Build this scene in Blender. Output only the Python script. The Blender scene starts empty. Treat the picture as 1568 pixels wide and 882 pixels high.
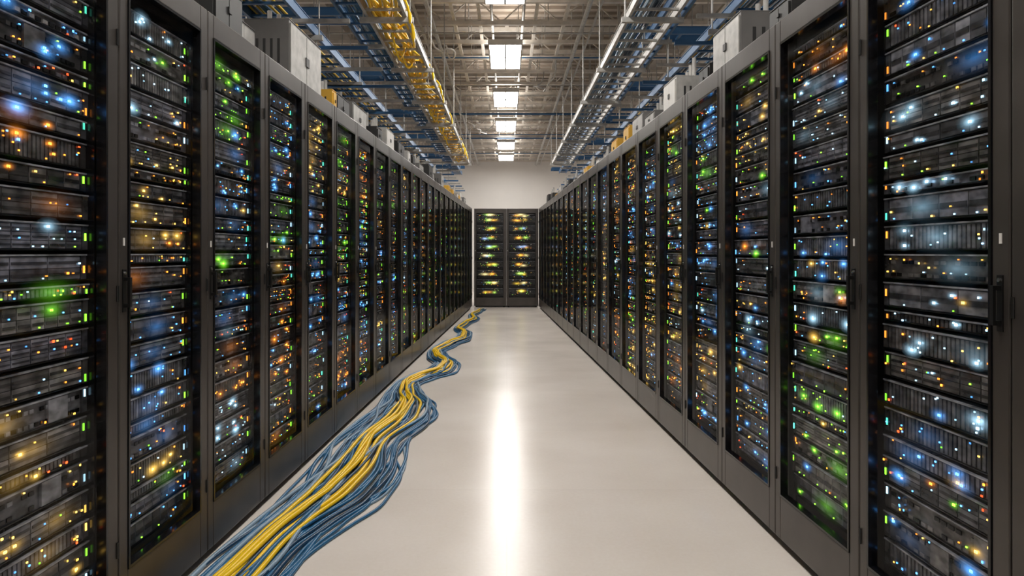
import bpy, math, random
from mathutils import Vector, Matrix
R = random.Random(7)
scene = bpy.context.scene
try:
    scene.view_settings.view_transform = 'Standard'
except Exception: pass

# ------------------------------------------------------------------ materials
def new_mat(name):
    m = bpy.data.materials.new(name); m.use_nodes = True
    nt = m.node_tree
    return m, nt, nt.nodes['Principled BSDF']
def pbr(name, col, rough=0.5, metal=0.0, noise=0.0, nscale=20.0, bump=0.0, spec=0.5):
    m, nt, b = new_mat(name)
    b.inputs['Base Color'].default_value = (*col, 1)
    b.inputs['Roughness'].default_value = rough
    b.inputs['Metallic'].default_value = metal
    b.inputs['Specular IOR Level'].default_value = spec
    if noise > 0 or bump > 0:
        tc = nt.nodes.new('ShaderNodeTexCoord')
        n = nt.nodes.new('ShaderNodeTexNoise'); n.inputs['Scale'].default_value = nscale
        n.inputs['Detail'].default_value = 4
        nt.links.new(tc.outputs['Object'], n.inputs['Vector'])
        if noise > 0:
            r = nt.nodes.new('ShaderNodeValToRGB')
            r.color_ramp.elements[0].position = 0.3; r.color_ramp.elements[1].position = 0.7
            r.color_ramp.elements[0].color = (*[c*(1-noise) for c in col], 1)
            r.color_ramp.elements[1].color = (*[min(1, c*(1+noise)) for c in col], 1)
            nt.links.new(n.outputs['Fac'], r.inputs['Fac'])
            nt.links.new(r.outputs['Color'], b.inputs['Base Color'])
        if bump > 0:
            bp = nt.nodes.new('ShaderNodeBump'); bp.inputs['Strength'].default_value = bump
            bp.inputs['Distance'].default_value = 0.01
            nt.links.new(n.outputs['Fac'], bp.inputs['Height'])
            nt.links.new(bp.outputs['Normal'], b.inputs['Normal'])
    return m
def emit(name, col, s):
    m, nt, b = new_mat(name)
    b.inputs['Base Color'].default_value = (*col, 1)
    b.inputs['Emission Color'].default_value = (*col, 1)
    b.inputs['Emission Strength'].default_value = s
    return m

M_frame = pbr('rack_frame_metal', (0.078, 0.069, 0.063), 0.30, 0.5, 0.15, 6)
M_dark = pbr('rack_inner_black', (0.006, 0.006, 0.007), 0.18, 0.0)
M_body = pbr('rack_body_black', (0.02, 0.02, 0.021), 0.5, 0.2)
M_handle = pbr('handle_black', (0.012, 0.012, 0.012), 0.3, 0.3)
M_chrome = pbr('lock_steel', (0.6, 0.6, 0.6), 0.25, 1.0)
M_galv = pbr('galvanised_steel', (0.45, 0.44, 0.42), 0.45, 0.3, 0.2, 15)
M_box = pbr('box_grey_paint', (0.15, 0.145, 0.14), 0.5, 0.2, 0.15, 5)
M_white = pbr('white_enamel', (0.66, 0.64, 0.61), 0.45)
M_strut = pbr('ceiling_strut_paint', (0.64, 0.59, 0.53), 0.5, 0.1, 0.15, 8)
M_blue = pbr('blue_tray_paint', (0.045, 0.14, 0.30), 0.4, 0.2)
M_bluecab = pbr('blue_cable_jacket', (0.016, 0.115, 0.25), 0.3)
M_blue2 = pbr('dark_blue_cable_jacket', (0.010, 0.045, 0.10), 0.3)
M_greycab = pbr('grey_cable_jacket', (0.22, 0.32, 0.42), 0.35)
M_yel = pbr('yellow_cable_jacket', (0.92, 0.58, 0.006), 0.3)
M_yelbox = pbr('yellow_box_paint', (0.70, 0.40, 0.05), 0.45)
M_black = pbr('black_plastic', (0.02, 0.02, 0.02), 0.45)
M_deck = pbr('ceiling_deck', (0.34, 0.285, 0.235), 0.8, 0, 0.4, 1.3)
M_duct = pbr('duct_brown', (0.36, 0.32, 0.28), 0.6, 0.1, 0.2, 3)
M_wall = pbr('painted_wall', (0.82, 0.80, 0.775), 0.8, 0, 0.02, 2)
M_panel = emit('light_diffuser', (1.0, 0.965, 0.92), 32.0)
M_up = emit('added_uplight_emitter', (1.0, 0.96, 0.9), 12.0)  # emitter added on fixture tops to brighten the ceiling

m, nt, b = new_mat('server_faceplates'); M_srv = m
at = nt.nodes.new('ShaderNodeAttribute'); at.attribute_name = 'Col'
tc = nt.nodes.new('ShaderNodeTexCoord')
n = nt.nodes.new('ShaderNodeTexNoise'); n.inputs['Scale'].default_value = 12; n.inputs['Detail'].default_value = 2
mp = nt.nodes.new('ShaderNodeMapping'); mp.inputs['Scale'].default_value = (1.4, 1, 2.4)
nt.links.new(tc.outputs['Object'], mp.inputs['Vector']); nt.links.new(mp.outputs['Vector'], n.inputs['Vector'])
rp = nt.nodes.new('ShaderNodeValToRGB'); rp.color_ramp.elements[0].position = .36; rp.color_ramp.elements[1].position = .66
rp.color_ramp.elements[0].color = (.5, .5, .5, 1); rp.color_ramp.elements[1].color = (1.6, 1.6, 1.65, 1)
nt.links.new(n.outputs['Fac'], rp.inputs['Fac'])
mx = nt.nodes.new('ShaderNodeMix'); mx.data_type = 'RGBA'; mx.blend_type = 'MULTIPLY'; mx.inputs[0].default_value = 1
nt.links.new(at.outputs['Color'], mx.inputs[6]); nt.links.new(rp.outputs['Color'], mx.inputs[7])
nt.links.new(mx.outputs[2], b.inputs['Base Color'])
b.inputs['Roughness'].default_value = 0.24; b.inputs['Metallic'].default_value = 0.25

m, nt, b = new_mat('indicator_leds'); M_led = m
at = nt.nodes.new('ShaderNodeAttribute'); at.attribute_name = 'Col'
nt.links.new(at.outputs['Color'], b.inputs['Emission Color']); b.inputs['Emission Strength'].default_value = 1.0
b.inputs['Base Color'].default_value = (.02, .02, .02, 1)
m.cycles.emission_sampling = 'NONE'
m = bpy.data.materials.new('painted_led_halo'); m.use_nodes = True; M_glow = m  # additive LED halo, light bloom painted over the faceplates
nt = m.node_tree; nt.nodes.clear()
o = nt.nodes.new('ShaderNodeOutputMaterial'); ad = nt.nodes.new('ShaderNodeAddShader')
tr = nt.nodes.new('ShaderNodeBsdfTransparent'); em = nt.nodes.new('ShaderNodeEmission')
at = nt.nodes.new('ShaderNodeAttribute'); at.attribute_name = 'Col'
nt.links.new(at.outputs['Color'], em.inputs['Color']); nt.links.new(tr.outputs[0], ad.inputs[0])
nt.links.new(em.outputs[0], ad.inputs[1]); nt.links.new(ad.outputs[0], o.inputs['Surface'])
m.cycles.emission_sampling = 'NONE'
m = bpy.data.materials.new('door_glass'); m.use_nodes = True; M_glass = m
nt = m.node_tree; nt.nodes.clear()
o = nt.nodes.new('ShaderNodeOutputMaterial'); mi = nt.nodes.new('ShaderNodeMixShader')
tr = nt.nodes.new('ShaderNodeBsdfTransparent'); gl = nt.nodes.new('ShaderNodeBsdfGlossy')
tr.inputs['Color'].default_value = (.95, .96, .97, 1); gl.inputs['Roughness'].default_value = .05
lw = nt.nodes.new('ShaderNodeLayerWeight'); lw.inputs['Blend'].default_value = .25
mu = nt.nodes.new('ShaderNodeMath'); mu.operation = 'MULTIPLY'; mu.inputs[1].default_value = .4
nt.links.new(lw.outputs['Fresnel'], mu.inputs[0]); nt.links.new(mu.outputs[0], mi.inputs[0])
nt.links.new(tr.outputs[0], mi.inputs[1]); nt.links.new(gl.outputs[0], mi.inputs[2]); nt.links.new(mi.outputs[0], o.inputs['Surface'])

m, nt, b = new_mat('polished_floor'); M_floor = m
tc = nt.nodes.new('ShaderNodeTexCoord')
n = nt.nodes.new('ShaderNodeTexNoise'); n.inputs['Scale'].default_value = 1.3; n.inputs['Detail'].default_value = 8
n2 = nt.nodes.new('ShaderNodeTexNoise'); n2.inputs['Scale'].default_value = 60; n2.inputs['Detail'].default_value = 3
br = nt.nodes.new('ShaderNodeTexBrick'); br.offset = 0; br.inputs['Scale'].default_value = 1
br.inputs['Brick Width'].default_value = 1.2; br.inputs['Row Height'].default_value = 1.2
br.inputs['Mortar Size'].default_value = .004; br.inputs['Mortar Smooth'].default_value = .5
br.inputs['Color1'].default_value = (1, 1, 1, 1); br.inputs['Color2'].default_value = (.97, .97, .97, 1); br.inputs['Mortar'].default_value = (.93, .925, .92, 1)
for q in (n, n2, br): nt.links.new(tc.outputs['Object'], q.inputs['Vector'])
rp = nt.nodes.new('ShaderNodeValToRGB'); rp.color_ramp.elements[0].position = .3; rp.color_ramp.elements[1].position = .7
rp.color_ramp.elements[0].color = (.70, .635, .575, 1); rp.color_ramp.elements[1].color = (.78, .72, .665, 1)
nt.links.new(n.outputs['Fac'], rp.inputs['Fac'])
m1 = nt.nodes.new('ShaderNodeMix'); m1.data_type = 'RGBA'; m1.blend_type = 'MULTIPLY'; m1.inputs[0].default_value = 1
nt.links.new(rp.outputs['Color'], m1.inputs[6]); nt.links.new(br.outputs['Color'], m1.inputs[7])
m2 = nt.nodes.new('ShaderNodeMix'); m2.data_type = 'RGBA'; m2.blend_type = 'OVERLAY'; m2.inputs[0].default_value = .10
nt.links.new(m1.outputs[2], m2.inputs[6]); nt.links.new(n2.outputs['Fac'], m2.inputs[7])
nt.links.new(m2.outputs[2], b.inputs['Base Color'])
mr = nt.nodes.new('ShaderNodeMapRange'); mr.inputs[3].default_value = .17; mr.inputs[4].default_value = .30
nt.links.new(n.outputs['Fac'], mr.inputs[0]); nt.links.new(mr.outputs[0], b.inputs['Roughness'])
b.inputs['Specular IOR Level'].default_value = .4

# ------------------------------------------------------------------ mesh builder
class MB:
    def __init__(s): s.v=[]; s.f=[]; s.m=[]; s.c=[]; s.mats=[]
    def mi(s, mat):
        if mat not in s.mats: s.mats.append(mat)
        return s.mats.index(mat)
    def face(s, pts, mat, cols=(.1,.1,.1)):
        i=len(s.v); s.v+= [tuple(p) for p in pts]; s.f.append(tuple(range(i,i+len(pts)))); s.m.append(s.mi(mat))
        if isinstance(cols[0], (int,float)): cols=[cols]*len(pts)
        s.c += [(c[0],c[1],c[2],1) for c in cols]
    def box(s, x0,x1,y0,y1,z0,z1, mat, col=(.1,.1,.1), skip=''):
        i=len(s.v); k=s.mi(mat)
        s.v += [(x0,y0,z0),(x1,y0,z0),(x1,y1,z0),(x0,y1,z0),(x0,y0,z1),(x1,y0,z1),(x1,y1,z1),(x0,y1,z1)]
        F={'b':(0,3,2,1),'t':(4,5,6,7),'f':(0,1,5,4),'r':(1,2,6,5),'k':(2,3,7,6),'l':(3,0,4,7)}
        for key,q in F.items():
            if key in skip: continue
            s.f.append(tuple(i+a for a in q)); s.m.append(k); s.c += [(*col,1)]*4
    def cyl(s, p0,p1,r,mat,seg=8,col=(.1,.1,.1)):
        p0=Vector(p0); p1=Vector(p1); d=(p1-p0).normalized()
        a=d.orthogonal().normalized(); b_=d.cross(a); i=len(s.v); k=s.mi(mat)
        for p in (p0,p1):
            for j in range(seg):
                t=2*math.pi*j/seg; s.v.append(tuple(p+a*math.cos(t)*r+b_*math.sin(t)*r))
        for j in range(seg):
            s.f.append((i+j,i+(j+1)%seg,i+seg+(j+1)%seg,i+seg+j)); s.m.append(k); s.c+=[(*col,1)]*4
        s.f.append(tuple(i+j for j in reversed(range(seg)))); s.m.append(k); s.c+=[(*col,1)]*seg
        s.f.append(tuple(i+seg+j for j in range(seg))); s.m.append(k); s.c+=[(*col,1)]*seg
    def mesh(s, name):
        me=bpy.data.meshes.new(name); me.from_pydata(s.v,[],s.f)
        for mt in s.mats: me.materials.append(mt)
        me.polygons.foreach_set('material_index', s.m)
        ca=me.color_attributes.new('Col','FLOAT_COLOR','CORNER')
        ca.data.foreach_set('color',[x for c in s.c for x in c])
        me.update(); return me
def obj(name, me, parent=None, loc=(0,0,0), rot=0):
    o=bpy.data.objects.new(name, me); scene.collection.objects.link(o)
    o.location=loc; o.rotation_euler=(0,0,rot)
    if parent: o.parent=parent
    return o
def bevel(o,w,seg=2):
    m=o.modifiers.new('bevel','BEVEL'); m.width=w; m.segments=seg; m.limit_method='ANGLE'; return o

# ------------------------------------------------------------------ racks
HT=2.2; RZ0=.225; RZ1=2.075; DB=.215; DT=HT-.10
BLUE=(.10,.40,1); CYAN=(.45,.78,1); GREEN=(.28,1,.04); TEAL=(.1,.9,.6); ORG=(1,.30,.03); AMB=(1,.58,.10); RED=(1,.1,.02); WHT=(1,.93,.82)
def sc(c,k): return (c[0]*k,c[1]*k,c[2]*k)
def glow(mb,x,y,z,rx,rz,c,k,seg=12):  # LED bloom painted as a fading disc, stands in for bounced light
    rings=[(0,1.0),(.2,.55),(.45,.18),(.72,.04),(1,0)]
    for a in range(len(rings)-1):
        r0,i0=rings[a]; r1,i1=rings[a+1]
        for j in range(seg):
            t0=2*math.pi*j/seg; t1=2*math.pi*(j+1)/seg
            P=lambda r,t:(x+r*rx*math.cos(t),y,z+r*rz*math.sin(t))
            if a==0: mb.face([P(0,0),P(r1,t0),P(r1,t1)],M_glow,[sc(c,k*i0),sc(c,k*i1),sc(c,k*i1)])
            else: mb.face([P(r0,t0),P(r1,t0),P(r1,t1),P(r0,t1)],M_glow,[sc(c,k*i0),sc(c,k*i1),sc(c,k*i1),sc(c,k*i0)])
def led(mb,x,y,z,w,h,c,k):
    mb.box(x-w/2,x+w/2,y-.0025,y,z-h/2,z+h/2,M_led,sc(c,k),skip='kb')
def servers(seed,W,theme,q=1.0):
    """q = activity level of the indicators"""
    r=random.Random(seed); mb=MB(); x0=.05; x1=W-.07; z=RZ0+.005
    end=theme=='end'
    main={'cool':[BLUE,BLUE,CYAN,GREEN,ORG,AMB,BLUE,GREEN],'warm':[ORG,AMB,AMB,BLUE,CYAN,GREEN,AMB,BLUE],'end':[AMB,(1,.75,.1),(.6,1,.2),ORG]}[theme]
    Y=.0
    zone=r.choice(main); n=0
    while z<RZ1-.03:
        h=.2 if end else r.choice([.0445,.0889,.0889,.0889,.0889,.0667,.0889])
        if z+h>RZ1: h=RZ1-z
        if r.random()<.33: zone=r.choice(main)
        g=r.uniform(.06,.17) if not end else .03
        tint=r.choice([(1,1,1.06),(1,1,1.15),(1.06,1,.96)])
        base=tuple(g*t for t in tint)
        yf=Y-r.uniform(0,.010)
        za=z+.0045; zb=z+h-.0065
        mb.box(x0,x1,yf,Y+.25,za,zb,M_srv,base,skip='k')
        mb.box(x0,x1,yf-.009,yf,zb-.0045,zb,M_srv,(.34,.34,.36),skip='k')
        mb.box(x0,x1,yf-.007,yf,za,za+.003,M_srv,(.012,.012,.012),skip='k')
        if end:
            zc=za+(zb-za)*.6; W_=x1-x0
            mb.box(x0,x1,yf-.005,yf,za,za+.06,M_srv,(.006,.006,.007),skip='k')
            for i in range(3):
                c=[(1,.62,.06),(.55,1,.15),(1,.8,.35),(1,.45,.05),(.4,.6,1)][r.randrange(5)]
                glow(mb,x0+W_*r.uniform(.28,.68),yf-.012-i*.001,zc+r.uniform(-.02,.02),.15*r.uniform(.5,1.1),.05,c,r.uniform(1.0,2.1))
            for i in range(16):
                led(mb,x0+W_*r.uniform(.1,.85),yf-.004,za+(zb-za)*r.uniform(.2,.95),.012,.007,r.choice(main+[BLUE,GREEN,WHT]),r.uniform(.6,2.2))
            z+=h; continue
        for ex in (x0+.012,x1-.012):
            mb.box(ex-.012,ex+.012,yf-.006,yf,za,zb,M_srv,sc(base,.5),skip='k')
            if r.random()<q*(.85 if (ex>.2)==(theme=='cool') else .5):
                c=r.choice([TEAL,GREEN,GREEN,CYAN,ORG,zone]); led(mb,ex,yf-.006,(za+zb)/2+r.uniform(-.3,.3)*(zb-za),.0055,min(.022,(zb-za)*.4),c,r.uniform(1,3.5))
        xa=x0+.028; xb=x1-.028; t=r.random(); w=xb-xa
        if t<.55 and h>.05:
            nb=r.choice([3,4,4,6,6,8]); rows=r.choice([1,2,2,3]) if h>.08 else 1
            for i in range(nb):
                for j in range(rows):
                    bx0=xa+w*i/nb+.002; bx1=xa+w*(i+1)/nb-.002
                    zz0=za+.005+(zb-za-.012)*j/rows+.001; zz1=za+.005+(zb-za-.012)*(j+1)/rows-.001
                    gg=g*r.uniform(.6,2.1)
                    mb.box(bx0,bx1,yf-.006,yf,zz0,zz1,M_srv,tuple(gg*q_ for q_ in tint),skip='k')
                    mb.box(bx0+.003,bx1-.003,yf-.0075,yf-.006,zz0+(zz1-zz0)*.35,zz0+(zz1-zz0)*.6,M_srv,sc(base,.45),skip='k')
                    for e_ in range(2):
                        if r.random()<.3*q: led(mb,r.uniform(bx0+.005,bx1-.005),yf-.006,zz0+.005,.0042,.0038,r.choice([zone,zone,r.choice(main),GREEN,BLUE]),r.uniform(1.2,5))
        elif t<.75:
            nb=26
            for i in range(nb):
                bx0=xa+w*i/nb; gg=g*r.uniform(.8,1.7)
                mb.box(bx0,bx0+w/nb*.65,yf-.005,yf,za+.006,zb-.008,M_srv,tuple(gg*q_ for q_ in tint),skip='k')
            for i in range(int(q*r.randint(5,10))):
                led(mb,r.uniform(xa,xb),yf-.005,r.uniform(za+.006,zb-.008),.0048,.0042,r.choice([zone,zone,r.choice(main)]),r.uniform(1.2,5))
        else:
            nb=r.choice([12,16,20]); rows=2 if h>.06 else 1
            for i in range(nb):
                for j in range(rows):
                    if r.random()<.15: continue
                    bx0=xa+w*i/nb+.002; zz=za+(zb-za)*(j+.35)/rows
                    mb.box(bx0,bx0+w/nb*.7,yf-.004,yf,zz-.005,zz+.006,M_srv,(.008,.008,.008) if r.random()<.6 else sc(base,1.8),skip='k')
                    if r.random()<.26*q: led(mb,bx0+w/nb*.35,yf-.001,zz+.011,.005,.0035,r.choice([zone,zone,ORG,GREEN,AMB]),r.uniform(1.2,5))
            if r.random()<.4:
                cx=r.uniform(xa+.03,xb-.1); mb.box(cx,cx+.08,yf-.007,yf,za+.006,zb-.007,M_srv,sc(base,2.2),skip='k')
        for i in range(int(q*r.randint(2,7)+.5)):
            px=r.choice([r.uniform(x1-.11,x1-.02),r.uniform(x0+.01,x0+.12),r.uniform(x0,x1)])
            led(mb,px,yf-.008,r.uniform(za+.004,zb-.006),r.uniform(.004,.008),r.uniform(.0035,.0065),r.choice([ORG,AMB,zone,zone,RED,ORG]),r.uniform(1.2,5))
        if r.random()<.66*q:
            for i in range(r.randint(1,4)):
                c=zone if r.random()<.8 else r.choice(main)
                px=r.uniform(xa+.02,xb-.02); pz=r.uniform(za+.01,zb-.01); s_=r.uniform(.4,1.25)
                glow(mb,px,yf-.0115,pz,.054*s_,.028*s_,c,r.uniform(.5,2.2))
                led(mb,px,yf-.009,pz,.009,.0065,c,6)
        if r.random()<.5*q:
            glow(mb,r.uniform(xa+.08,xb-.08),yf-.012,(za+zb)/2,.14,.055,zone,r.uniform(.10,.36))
        z+=h
    return mb.mesh('servers_'+theme)

def frame_mesh(W,handle_left):
    mb=MB(); D=1.08
    mb.box(.0,.012,.03,D,.03,HT-.0,M_body); mb.box(W-.012,W,.03,D,.03,HT,M_body)
    mb.box(.012,W-.012,.03,D,HT-.02,HT,M_body); mb.box(.012,W-.012,.03,D,.03,.06,M_body)
    mb.box(.012,W-.012,D-.02,D,.06,HT-.02,M_body)
    mb.box(.012,.05,.055,.16,.06,HT-.02,M_dark); mb.box(W-.07,W-.012,.034,.16,.06,HT-.02,M_dark)
    mb.box(.05,W-.07,.06,.2,.06,RZ0,M_dark); mb.box(.05,W-.07,.06,.2,RZ1,HT-.02,M_dark)
    mb.box(.02,W-.02,.07,D-.05,.012,.03,M_dark)
    for fx in (.05,W-.05):
        for fy in (.06,D-.08):
            mb.cyl((fx,fy,0),(fx,fy,.03),.018,M_black,10)
    return mb.mesh('carcass')
def door_mesh(W):
    mb=MB(); g=.003; s0=.05; s1=.06; b0=.035; b1=DB; t1=HT-.004; t0=DT
    mb.box(g,s0,0,.028,b0,t1,M_frame); mb.box(W-s1,W-g,0,.028,b0,t1,M_frame)
    mb.box(s0,W-s1,.0,.028,b0,b1,M_frame); mb.box(s0,W-s1,0,.028,t0,t1,M_frame)
    return mb.mesh('door_frame')
def trim_mesh(W,hl):
    mb=MB(); s0=.05; s1=.06; b1=DB; t0=DT
    k=.009
    mb.box(s0,s0+k,-.003,.028,b1,t0,M_dark); mb.box(W-s1-k,W-s1,-.003,.028,b1,t0,M_dark)
    mb.box(s0+k,W-s1-k,-.003,.028,b1,b1+k,M_dark); mb.box(s0+k,W-s1-k,-.003,.028,t0-k,t0,M_dark)
    hx=.026 if hl else W-.030
    mb.box(hx-.009,hx+.009,-.004,0,1.04,1.175,M_handle)
    mb.box(hx-.006,hx+.006,-.024,-.017,1.055,1.15,M_handle)
    mb.box(hx-.006,hx+.006,-.018,-.004,1.055,1.066,M_handle); mb.box(hx-.006,hx+.006,-.018,-.004,1.139,1.15,M_handle)
    mb.cyl((hx,-.007,1.163),(hx,-.003,1.163),.005,M_chrome,10)
    mb.box(hx-.004,hx+.004,-.002,.0,1.25,1.275,M_white)
    ox=W-.010 if hl else .010
    for hz in (.3,1.1,1.9): mb.cyl((ox,-.002,hz-.025),(ox,-.002,hz+.025),.004,M_handle,8)
    return mb.mesh('door_trim')
def glass_mesh(W):
    mb=MB(); mb.face([(.055,.012,DB+.004),(W-.065,.012,DB+.004),(W-.065,.012,DT-.004),(.055,.012,DT-.004)],M_glass); return mb.mesh('glass')

class Kit:
    def __init__(s,W,hl,theme,seeds):
        s.car=frame_mesh(W,hl); s.door=door_mesh(W); s.trim=trim_mesh(W,hl); s.glass=glass_mesh(W)
        s.srv=[servers(q,W,theme) for q in seeds]
        s.quiet=[servers(q+100,W,theme,.5) for q in seeds[:6]]
def rack(kit,loc,rot,i,quiet=False):
    e=bpy.data.objects.new('server_rack',None); scene.collection.objects.link(e)
    e.location=loc; e.rotation_euler=(0,0,rot); e.empty_display_size=.2
    obj('carcass',kit.car,e); d=obj('door_frame',kit.door,e); bevel(d,.004,2)
    obj('door_trim',kit.trim,e); obj('door_glass',kit.glass,e)
    L=kit.quiet if quiet else kit.srv
    obj('servers',L[i%len(L)],e,(0,.067,0))
    return e
aL=math.atan(.0338); aR=math.atan(.0343)
pL=.6/math.cos(aL); pR=.6567/math.cos(aR)
xL=lambda y:-1.194+.0338*(y-2.777)
xR=lambda y:1.1366-.0343*(y-2.945)
kL=Kit(pL,True,'cool',[1,2,3,4,5,6,7,8,9]); kR=Kit(pR,False,'warm',[11,12,13,14,15,16,17,18,19])
for k in range(-4,21):
    y=2.777+.6*k; rack(kL,(xL(y),y,0),math.pi/2-aL,(k*4)%9 if k<5 else k*5,k>=5)
for k in range(-4,19):
    y=2.945+.6567*(k+1); rack(kR,(xR(y),y,0),-math.pi/2+aR,(k*4)%9 if k<5 else k*5,k>=5)
kE=Kit(.715,True,'end',[31,32])
rack(kE,(-.728,15.50,0),0,0); rack(kE,(-.010,15.50,0),0,1)

# ------------------------------------------------------------------ room shell
def shell(name,x0,x1,y0,y1,z0,z1,mat):
    mb=MB(); mb.box(x0,x1,y0,y1,z0,z1,mat); return obj(name,mb.mesh(name))
RX=6.5; YB=23.4; YF=-4; CZ=4.95
shell('floor',-RX,RX,YF,YB,-.1,0,M_floor)
shell('wall_back',-RX,RX,YB,YB+.15,-.1,CZ,M_wall)
shell('wall_front',-RX,RX,YF-.15,YF,-.1,CZ,M_wall)
shell('wall_left',-RX-.15,-RX,YF-.15,YB+.15,-.1,CZ,M_wall)
shell('wall_right',RX,RX+.15,YF-.15,YB+.15,-.1,CZ,M_wall)
mb=MB(); mb.box(-RX-.15,RX+.15,YF-.15,YB+.15,CZ,CZ+.15,M_deck)
y=YF
while y<YB-.2:
    mb.box(-RX,RX,y,y+.11,CZ-.05,CZ,M_deck); y+=.25
CEIL=obj('ceiling',mb.mesh('ceiling'))

mb=MB(); y=YF+.6; j=0; JX=RX-.03
while y<YB-.1:
    for yy,z0,z1 in ((y,4.76,4.82),(y,4.40,4.46)):
        mb.box(-JX,JX,yy,yy+.06,z0,z1,M_strut)
    x=-JX; up=True
    while x<JX-.4:
        a=(x,y+.03,4.43 if up else 4.79); b2=(x+.4,y+.03,4.79 if up else 4.43)
        mb.cyl(a,b2,.011,M_strut,5); x+=.4; up=not up
    for x in (-4,-2,0,2,4): mb.box(x-.03,x+.03,y,y+.06,4.82,CZ-.05,M_strut)
    y+=1.45
obj('bar_joists',mb.mesh('bar_joists'),CEIL)
mb=MB(); y=1.0
while y<YB:
    zz=4.24
    mb.box(-2.9,2.9,y,y+.05,zz,zz+.05,M_strut)
    for x in (-2.6,-1.6,-.55,.55,1.6,2.6): mb.cyl((x,y+.02,zz+.04),(x,y+.02,CZ-.02),.006,M_galv,5)
    y+=.82
for x in (-2.7,-2.1,-1.55,-.72,-.38,.36,.75,1.5,2.05,2.7):
    mb.box(x,x+.042,YF+.2,YB-.02,4.29,4.33,M_strut)
obj('ceiling_strut_grid',mb.mesh('strut_grid'),CEIL)
mb=MB()
mb.box(-3.6,-2.4,YF+.5,YB-.3,4.5,4.74,M_duct); mb.box(2.5,3.6,YF+.5,YB-.3,4.5,4.74,M_duct)
obj('air_duct',mb.mesh('air_duct'),CEIL)
mb=MB()
for x,z,r_ in ((-.95,4.16,.028),(-1.12,4.17,.02),(.98,4.16,.03),(1.12,4.17,.018),(-.2,4.36,.018),(.22,4.36,.02),(1.9,4.15,.03),(-1.9,4.15,.03)):
    mb.cyl((x,YF+.1,z),(x,YB-.02,z),r_,M_galv if abs(x)<1.5 else M_blue,8)
for i in range(14):
    y=4+i*1.31+R.uniform(-.3,.3); z=4.1+R.uniform(-.02,.03)
    if min(abs(y-q) for q in (4.55,7.4,10.25,13.1,15.85,18.75,21.2))<.7: z=4.2
    mb.cyl((-RX+.1,y,z),(RX-.1,y,z),R.choice([.012,.018,.022]),R.choice([M_galv,M_strut,M_blue]),7)
obj('conduit_pipes',mb.mesh('conduit_pipes'),CEIL)

# ------------------------------------------------------------------ lights
LW,LL=.44,1.25
def troffer_meshes():
    L=LL; W=LW; z=4.10
    mb=MB(); mb.box(-W/2-.02,W/2+.02,-L/2-.02,L/2+.02,.012,.07,M_white)
    mb.box(-W/2-.02,-W/2,-L/2-.02,L/2+.02,-.006,.012,M_white); mb.box(W/2,W/2+.02,-L/2-.02,L/2+.02,-.006,.012,M_white)
    mb.box(-W/2,W/2,-L/2-.02,-L/2,-.006,.012,M_white); mb.box(-W/2,W/2,L/2,L/2+.02,-.006,.012,M_white)
    mb.box(-.010,.010,-L/2,L/2,-.006,.004,M_box); mb.box(-W/2,W/2,-.012,.012,-.005,.004,M_box)
    for a in (-.18,.18):
        for b_ in (-.58,.58): mb.cyl((a,b_,.07),(a,b_,CZ-z),.005,M_galv,5)
    h=mb.mesh('housing')
    mb=MB(); mb.face([(-W/2,-L/2,.004),(-W/2,L/2,.004),(W/2,L/2,.004),(W/2,-L/2,.004)],M_panel); d=mb.mesh('diffuser')
    mb=MB(); mb.face([(-W/2,-L/2,.074),(W/2,-L/2,.074),(W/2,L/2,.074),(-W/2,L/2,.074)],M_up); u=mb.mesh('added_uplight')  # added upward emitter, brightens the ceiling
    return h,d,u
TM=troffer_meshes()
def troffer(x,y):
    e=bpy.data.objects.new('ceiling_light',None); scene.collection.objects.link(e); e.location=(x,y,4.10)
    obj('housing',TM[0],e); obj('diffuser',TM[1],e); obj('added_uplight',TM[2],e)
for y in (-1.2,1.7,4.55,7.4,10.25,13.1,15.85,18.75,21.2): troffer(-.02,y)
for x in (-4.3,4.3):  # unseen side-aisle fixtures, added to light the room
    for y in (1.7,7.4,13.1,18.75): troffer(x,y)

# ------------------------------------------------------------------ trays
TR=bpy.data.objects.new('overhead_cable_tray_system',None); scene.collection.objects.link(TR)
def ladder(name,x0,x1,ya,yb,z,mat,rail=.07,step=.28,hang=True,transverse=False):
    mb=MB(); t=.012
    def B(a0,a1,b0,b1,c0,c1,m_):
        if transverse: mb.box(b0,b1,a0,a1,c0,c1,m_)
        else: mb.box(a0,a1,b0,b1,c0,c1,m_)
    for xx in (x0,x1-t):
        B(xx,xx+t,ya,yb,z,z+rail,mat); 
        B(xx-.006,xx+t+.006,ya,yb,z+rail,z+rail+.006,mat); B(xx-.006,xx+t+.006,ya,yb,z-.006,z,mat)
    y=ya+.05
    while y<yb: B(x0+t,x1-t,y,y+.03,z+.012,z+.03,mat); y+=step
    if hang:
        y=ya+.4
        while y<yb:
            B(x0-.06,x1+.06,y,y+.04,z-.05,z-.008,M_galv)
            for xx in (x0-.03,x1+.03):
                p=(xx,y+.02) if not transverse else (y+.02,xx)
                mb.cyl((p[0],p[1],z-.05),(p[0],p[1],CZ-.02),.007,M_galv,6)
            y+=1.6
    return obj(name,mb.mesh(name),TR)
ladder('cable_tray',-1.17,-.84,.6,15.6,3.2,M_galv)
ladder('cable_tray',1.02,1.42,.6,15.6,3.2,M_galv)
ladder('cable_tray',-2.0,-1.6,.6,20,3.05,M_blue)
ladder('cable_tray',-1.55,-1.28,.6,20,3.45,M_blue)
ladder('cable_tray',1.75,2.15,.6,20,3.1,M_blue)
ladder('cable_tray',1.5,1.7,.6,20,3.5,M_blue)
for y in (4.4,7.0,9.4,12.0,14.6,17.2,19.6):
    ladder('cable_tray',y,y+.3,-3.2,-1.2,3.62,M_blue,hang=False,transverse=True)
    ladder('cable_tray',y+.6,y+.9,1.3,3.2,3.62,M_blue,hang=False,transverse=True)
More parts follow.
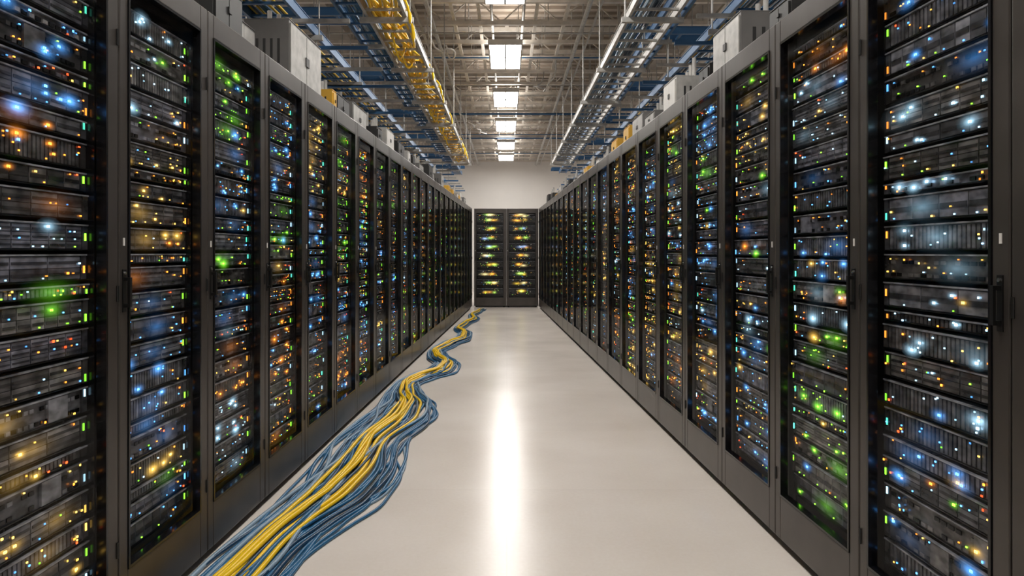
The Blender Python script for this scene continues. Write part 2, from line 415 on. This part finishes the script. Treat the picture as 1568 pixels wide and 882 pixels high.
mb=MB()
for i in range(26):
    y=2.5+i*.7
    mb.box(-2.3,-1.2,y,y+.03,2.98,3.01,M_blue if i%2 else M_galv); mb.box(1.45,2.4,y,y+.03,3.02,3.05,M_blue if i%2 else M_galv)
    mb.cyl((-2.25,y+.015,3.0),(-2.25,y+.015,CZ-.02),.007,M_galv,5); mb.cyl((2.35,y+.015,3.0),(2.35,y+.015,CZ-.02),.007,M_galv,5)
obj('strut_trapeze_hangers',mb.mesh('hangers'),TR)

# ------------------------------------------------------------------ curves
def curves(name,strands,mats,parent=None,res=2):
    cu=bpy.data.curves.new(name,'CURVE'); cu.dimensions='3D'; cu.bevel_depth=1.0; cu.bevel_resolution=res; cu.resolution_u=3; cu.use_fill_caps=True
    for mt in mats: cu.materials.append(mt)
    for pts,mi,r_ in strands:
        sp=cu.splines.new('NURBS'); sp.points.add(len(pts)-1); sp.order_u=4; sp.use_endpoint_u=True
        for q,p in zip(sp.points,pts): q.co=(*p,1); q.radius=r_
        sp.material_index=mi
    return obj(name,cu,parent)
K=[(1.5,-1.2,-1.0),(2.2,-1.2,-.93),(2.64,-1.18,-.83),(2.95,-1.15,-.82),(3.2,-1.13,-.74),(3.5,-1.12,-.62),(3.92,-1.11,-.59),(4.46,-1.11,-.65),(5.16,-1.07,-.51),(5.6,-1.04,-.54),(5.95,-1.06,-.70),(6.42,-1.05,-.80),(6.8,-.98,-.68),(7.12,-.86,-.48),(7.6,-.83,-.47),(8.1,-.96,-.65),(8.5,-1.0,-.74),(9.2,-.94,-.60),(9.8,-.80,-.44),(10.4,-.80,-.46),(11,-.90,-.64),(11.8,-.84,-.58),(12.6,-.74,-.44),(13.4,-.78,-.56),(14.1,-.70,-.47),(14.9,-.60,-.40)]
def LRat(z):
    for a,b in zip(K,K[1:]):
        if a[0]<=z<=b[0]:
            t=(z-a[0])/(b[0]-a[0]); t=(1-math.cos(math.pi*t))/2
            return a[1]+(b[1]-a[1])*t, a[2]+(b[2]-a[2])*t
    return K[-1][1:] if z>K[-1][0] else K[0][1:]
st=[]
clusters=[.05,.14,.3,.36,.5,.55,.62,.78,.86,.98]
YU=[.50,.54,.46,.57,.44,.34,.72,.51]
N=42
for i in range(N+len(YU)):
    yellow=i>=N
    if yellow: u0=YU[i-N]
    else: u0=min(1,max(0,clusters[i%len(clusters)]+R.gauss(0,.05)))
    f1=R.uniform(.7,1.8); p1=R.uniform(0,6.3); f2=R.uniform(2.2,3.6); p2=R.uniform(0,6.3); A=.05 if yellow else R.uniform(.05,.17)
    lvl=R.choice([0,0,1,2]) if not yellow else R.choice([1,2,3])
    pts=[]; z=1.5; ph=R.uniform(-.16,.16) if not yellow else R.uniform(-.06,.06)
    zend=R.uniform(14.2,14.9)
    rr=R.choice([.011,.012,.013]) if yellow else R.choice([.0065,.008,.0095,.0105])
    while z<zend:
        l,r_=LRat(z+ph)
        u=u0+A*math.sin(f1*z+p1)+A*.5*math.sin(f2*z+p2); u=min(1.04,max(0,u))
        far=min(1,max(0,(z-5)/5)); u=.5+(u-.5)*(1-.42*far)
        x=max(l+(r_-l)*u,xL(z)+.016)
        cen=1-abs(u-.5)*2
        pts.append((x,z,rr+lvl*.013*max(.0,cen)+.004*max(0,math.sin(3*z+p1))*max(0,cen))); z+=.14
    if yellow: mi=1
    else: mi=R.choice([0,0,0,0,2,3]) if u0>.25 else R.choice([0,0,2,3])
    st.append((pts,mi,rr))
curves('network_cable_bundle',st,[M_bluecab,M_yel,M_blue2,M_greycab])
st=[]
for i in range(14):
    pts=[]; y=.8; p=R.uniform(0,6); f=R.uniform(2.0,3.4); x0=R.uniform(-1.10,-.93)
    while y<15.4:
        pts.append((x0+.07*math.sin(f*y+p),y,3.245+.014*(i%4)+.01*math.sin(2*y+i))); y+=.22
    st.append((pts,0,.012))
for i in range(26):
    y=1.2+i*.54+R.uniform(-.15,.15); d=R.uniform(.06,.16); xx=-.86; out=R.choice([.05,.07])
    if R.random()<.5: st.append(([(-1.0,y-.2,3.27),(-.88,y-.12,3.30),(xx+out,y-.05,3.26),(xx+out,y,3.20-d),(xx+out,y+.08,3.19-d),(xx+out,y+.15,3.26),(-.9,y+.25,3.3),(-1.0,y+.35,3.27)],0,.010))
    else: st.append(([(-1.05,y-.25,3.25),(-1.05,y-.1,3.2),(-1.04,y,3.19-d),(-1.0,y+.1,3.19-d),(-1.0,y+.25,3.25)],0,.010))
curves('fiber_optic_cables',st,[M_yel],TR)
st=[]
for i in range(6):
    side=R.choice([-1,-1,1]); x=side*R.uniform(.75,1.1); y=R.uniform(6,16); z=R.uniform(4.0,4.2); pts=[]
    for k in range(9): pts.append((x+side*k*.05*R.uniform(.3,1.3)*(-1),y+k*R.uniform(.05,.2),z-.10*math.sin(k/8*math.pi)+R.uniform(-.02,.02)))
    pts=[(pts[0][0],pts[0][1],4.25)]+pts+[(pts[-1][0],pts[-1][1]+.1,4.25)]
    st.append((pts,R.choice([0,0,1]),.011))
curves('hanging_cables',st,[M_white,M_galv,M_bluecab],TR)
st=[]
for i in range(13):
    for (xa,xb,z,ch,ye) in ((-1.97,-1.64,3.1,[0,1,2,3],19.8),(1.78,2.1,3.15,[0,1,2,3],19.8),(1.06,1.38,3.24,[0,0,1,2],15.4),(-1.52,-1.31,3.49,[0,1,2],19.8)):
        x=R.uniform(xa,xb); pts=[]; y=.8
        while y<ye: pts.append((x+R.uniform(-.025,.025),y,z+R.uniform(0,.03))); y+=.6
        st.append((pts,R.choice(ch),.01))
curves('tray_cables',st,[M_bluecab,M_blue2,M_greycab,M_yel],TR)

# ------------------------------------------------------------------ boxes on rack tops
def eqbox(w,d,h,kind):
    mb=MB(); mat={'g':M_box,'w':M_galv,'b':M_black,'y':M_yelbox}[kind]
    mb.box(0,w,0,d,0,h,mat)
    face=M_galv if kind=='g' else (M_white if kind=='w' else mat)
    mb.box(.015,w*.48,-.008,0,.015,h-.015,face); mb.box(w*.5,w-.015,-.008,0,.015,h-.015,face)
    mb.box(w*.45,w*.55,-.014,-.008,h*.45,h*.6,M_black)
    mb.box(.0,w,-.003,d+.003,h,h+.006,mat)
    for k in range(3): mb.cyl((w*(.2+.25*k),d*.6,h),(w*(.2+.25*k),d*.6,h+.09+.03*k),.014,M_galv,8)
    for k in range(4): 
        mb.box(-.002,0,d*.2+k*d*.16,d*.26+k*d*.16,h*.3,h*.7,M_black); mb.box(w,w+.002,d*.2+k*d*.16,d*.26+k*d*.16,h*.3,h*.7,M_black)
    return mb
def place(side,y,setb,w,d,h,kind):
    mb=eqbox(w,d,h,kind); name={'g':'power_distribution_box','w':'junction_box','b':'cable_management_box','y':'breaker_box'}[kind]
    me=mb.mesh(name)
    if side<0: o=obj(name,me,None,(xL(y)-setb,y,HT),math.pi/2-aL)
    else: o=obj(name,me,None,(xR(y+w)+setb,y+w,HT),-math.pi/2+aR)
    bevel(o,.004,1)
place(-1,3.97,.09,.60,.26,.36,'g'); place(-1,2.95,.06,.30,.3,.2,'b'); place(-1,3.45,.20,.3,.3,.22,'g')
place(-1,4.80,.08,.10,.2,.15,'y'); place(-1,4.97,.1,.35,.25,.17,'b'); place(-1,5.5,.12,.45,.3,.22,'g'); place(-1,6.15,.07,.2,.2,.14,'b'); place(-1,6.55,.07,.35,.25,.2,'w'); 
y=7.1
while y<15:
    w=R.uniform(.15,.42); place(-1,y,R.uniform(.06,.16),w,R.uniform(.15,.3),R.uniform(.1,.24),R.choice('ggwwbbyg')); y+=w+R.uniform(.08,.35)
place(1,2.9,.05,.22,.25,.10,'b'); place(1,3.55,.08,.42,.3,.26,'g'); place(1,4.1,.1,.2,.2,.14,'b'); place(1,4.7,.07,.32,.25,.22,'w'); place(1,5.25,.06,.3,.2,.1,'g'); place(1,5.8,.1,.4,.3,.2,'g')
y=6.4
while y<15:
    w=R.uniform(.15,.42); place(1,y,R.uniform(.06,.16),w,R.uniform(.15,.3),R.uniform(.1,.22),R.choice('ggwgbyb')); y+=w+R.uniform(.08,.35)

# ------------------------------------------------------------------ world + camera
w=bpy.data.worlds.new('world'); scene.world=w; w.use_nodes=True
w.node_tree.nodes['Background'].inputs[0].default_value=(.8,.85,1,1); w.node_tree.nodes['Background'].inputs[1].default_value=.2
cam=bpy.data.cameras.new('camera'); co=bpy.data.objects.new('camera',cam); scene.collection.objects.link(co)
co.location=(0,0,1.23); co.rotation_euler=(math.pi/2,0,0)
cam.sensor_width=36; cam.lens=36*1065/1568; cam.shift_x=8/1568; cam.shift_y=-55/1568; cam.clip_start=.05
scene.camera=co
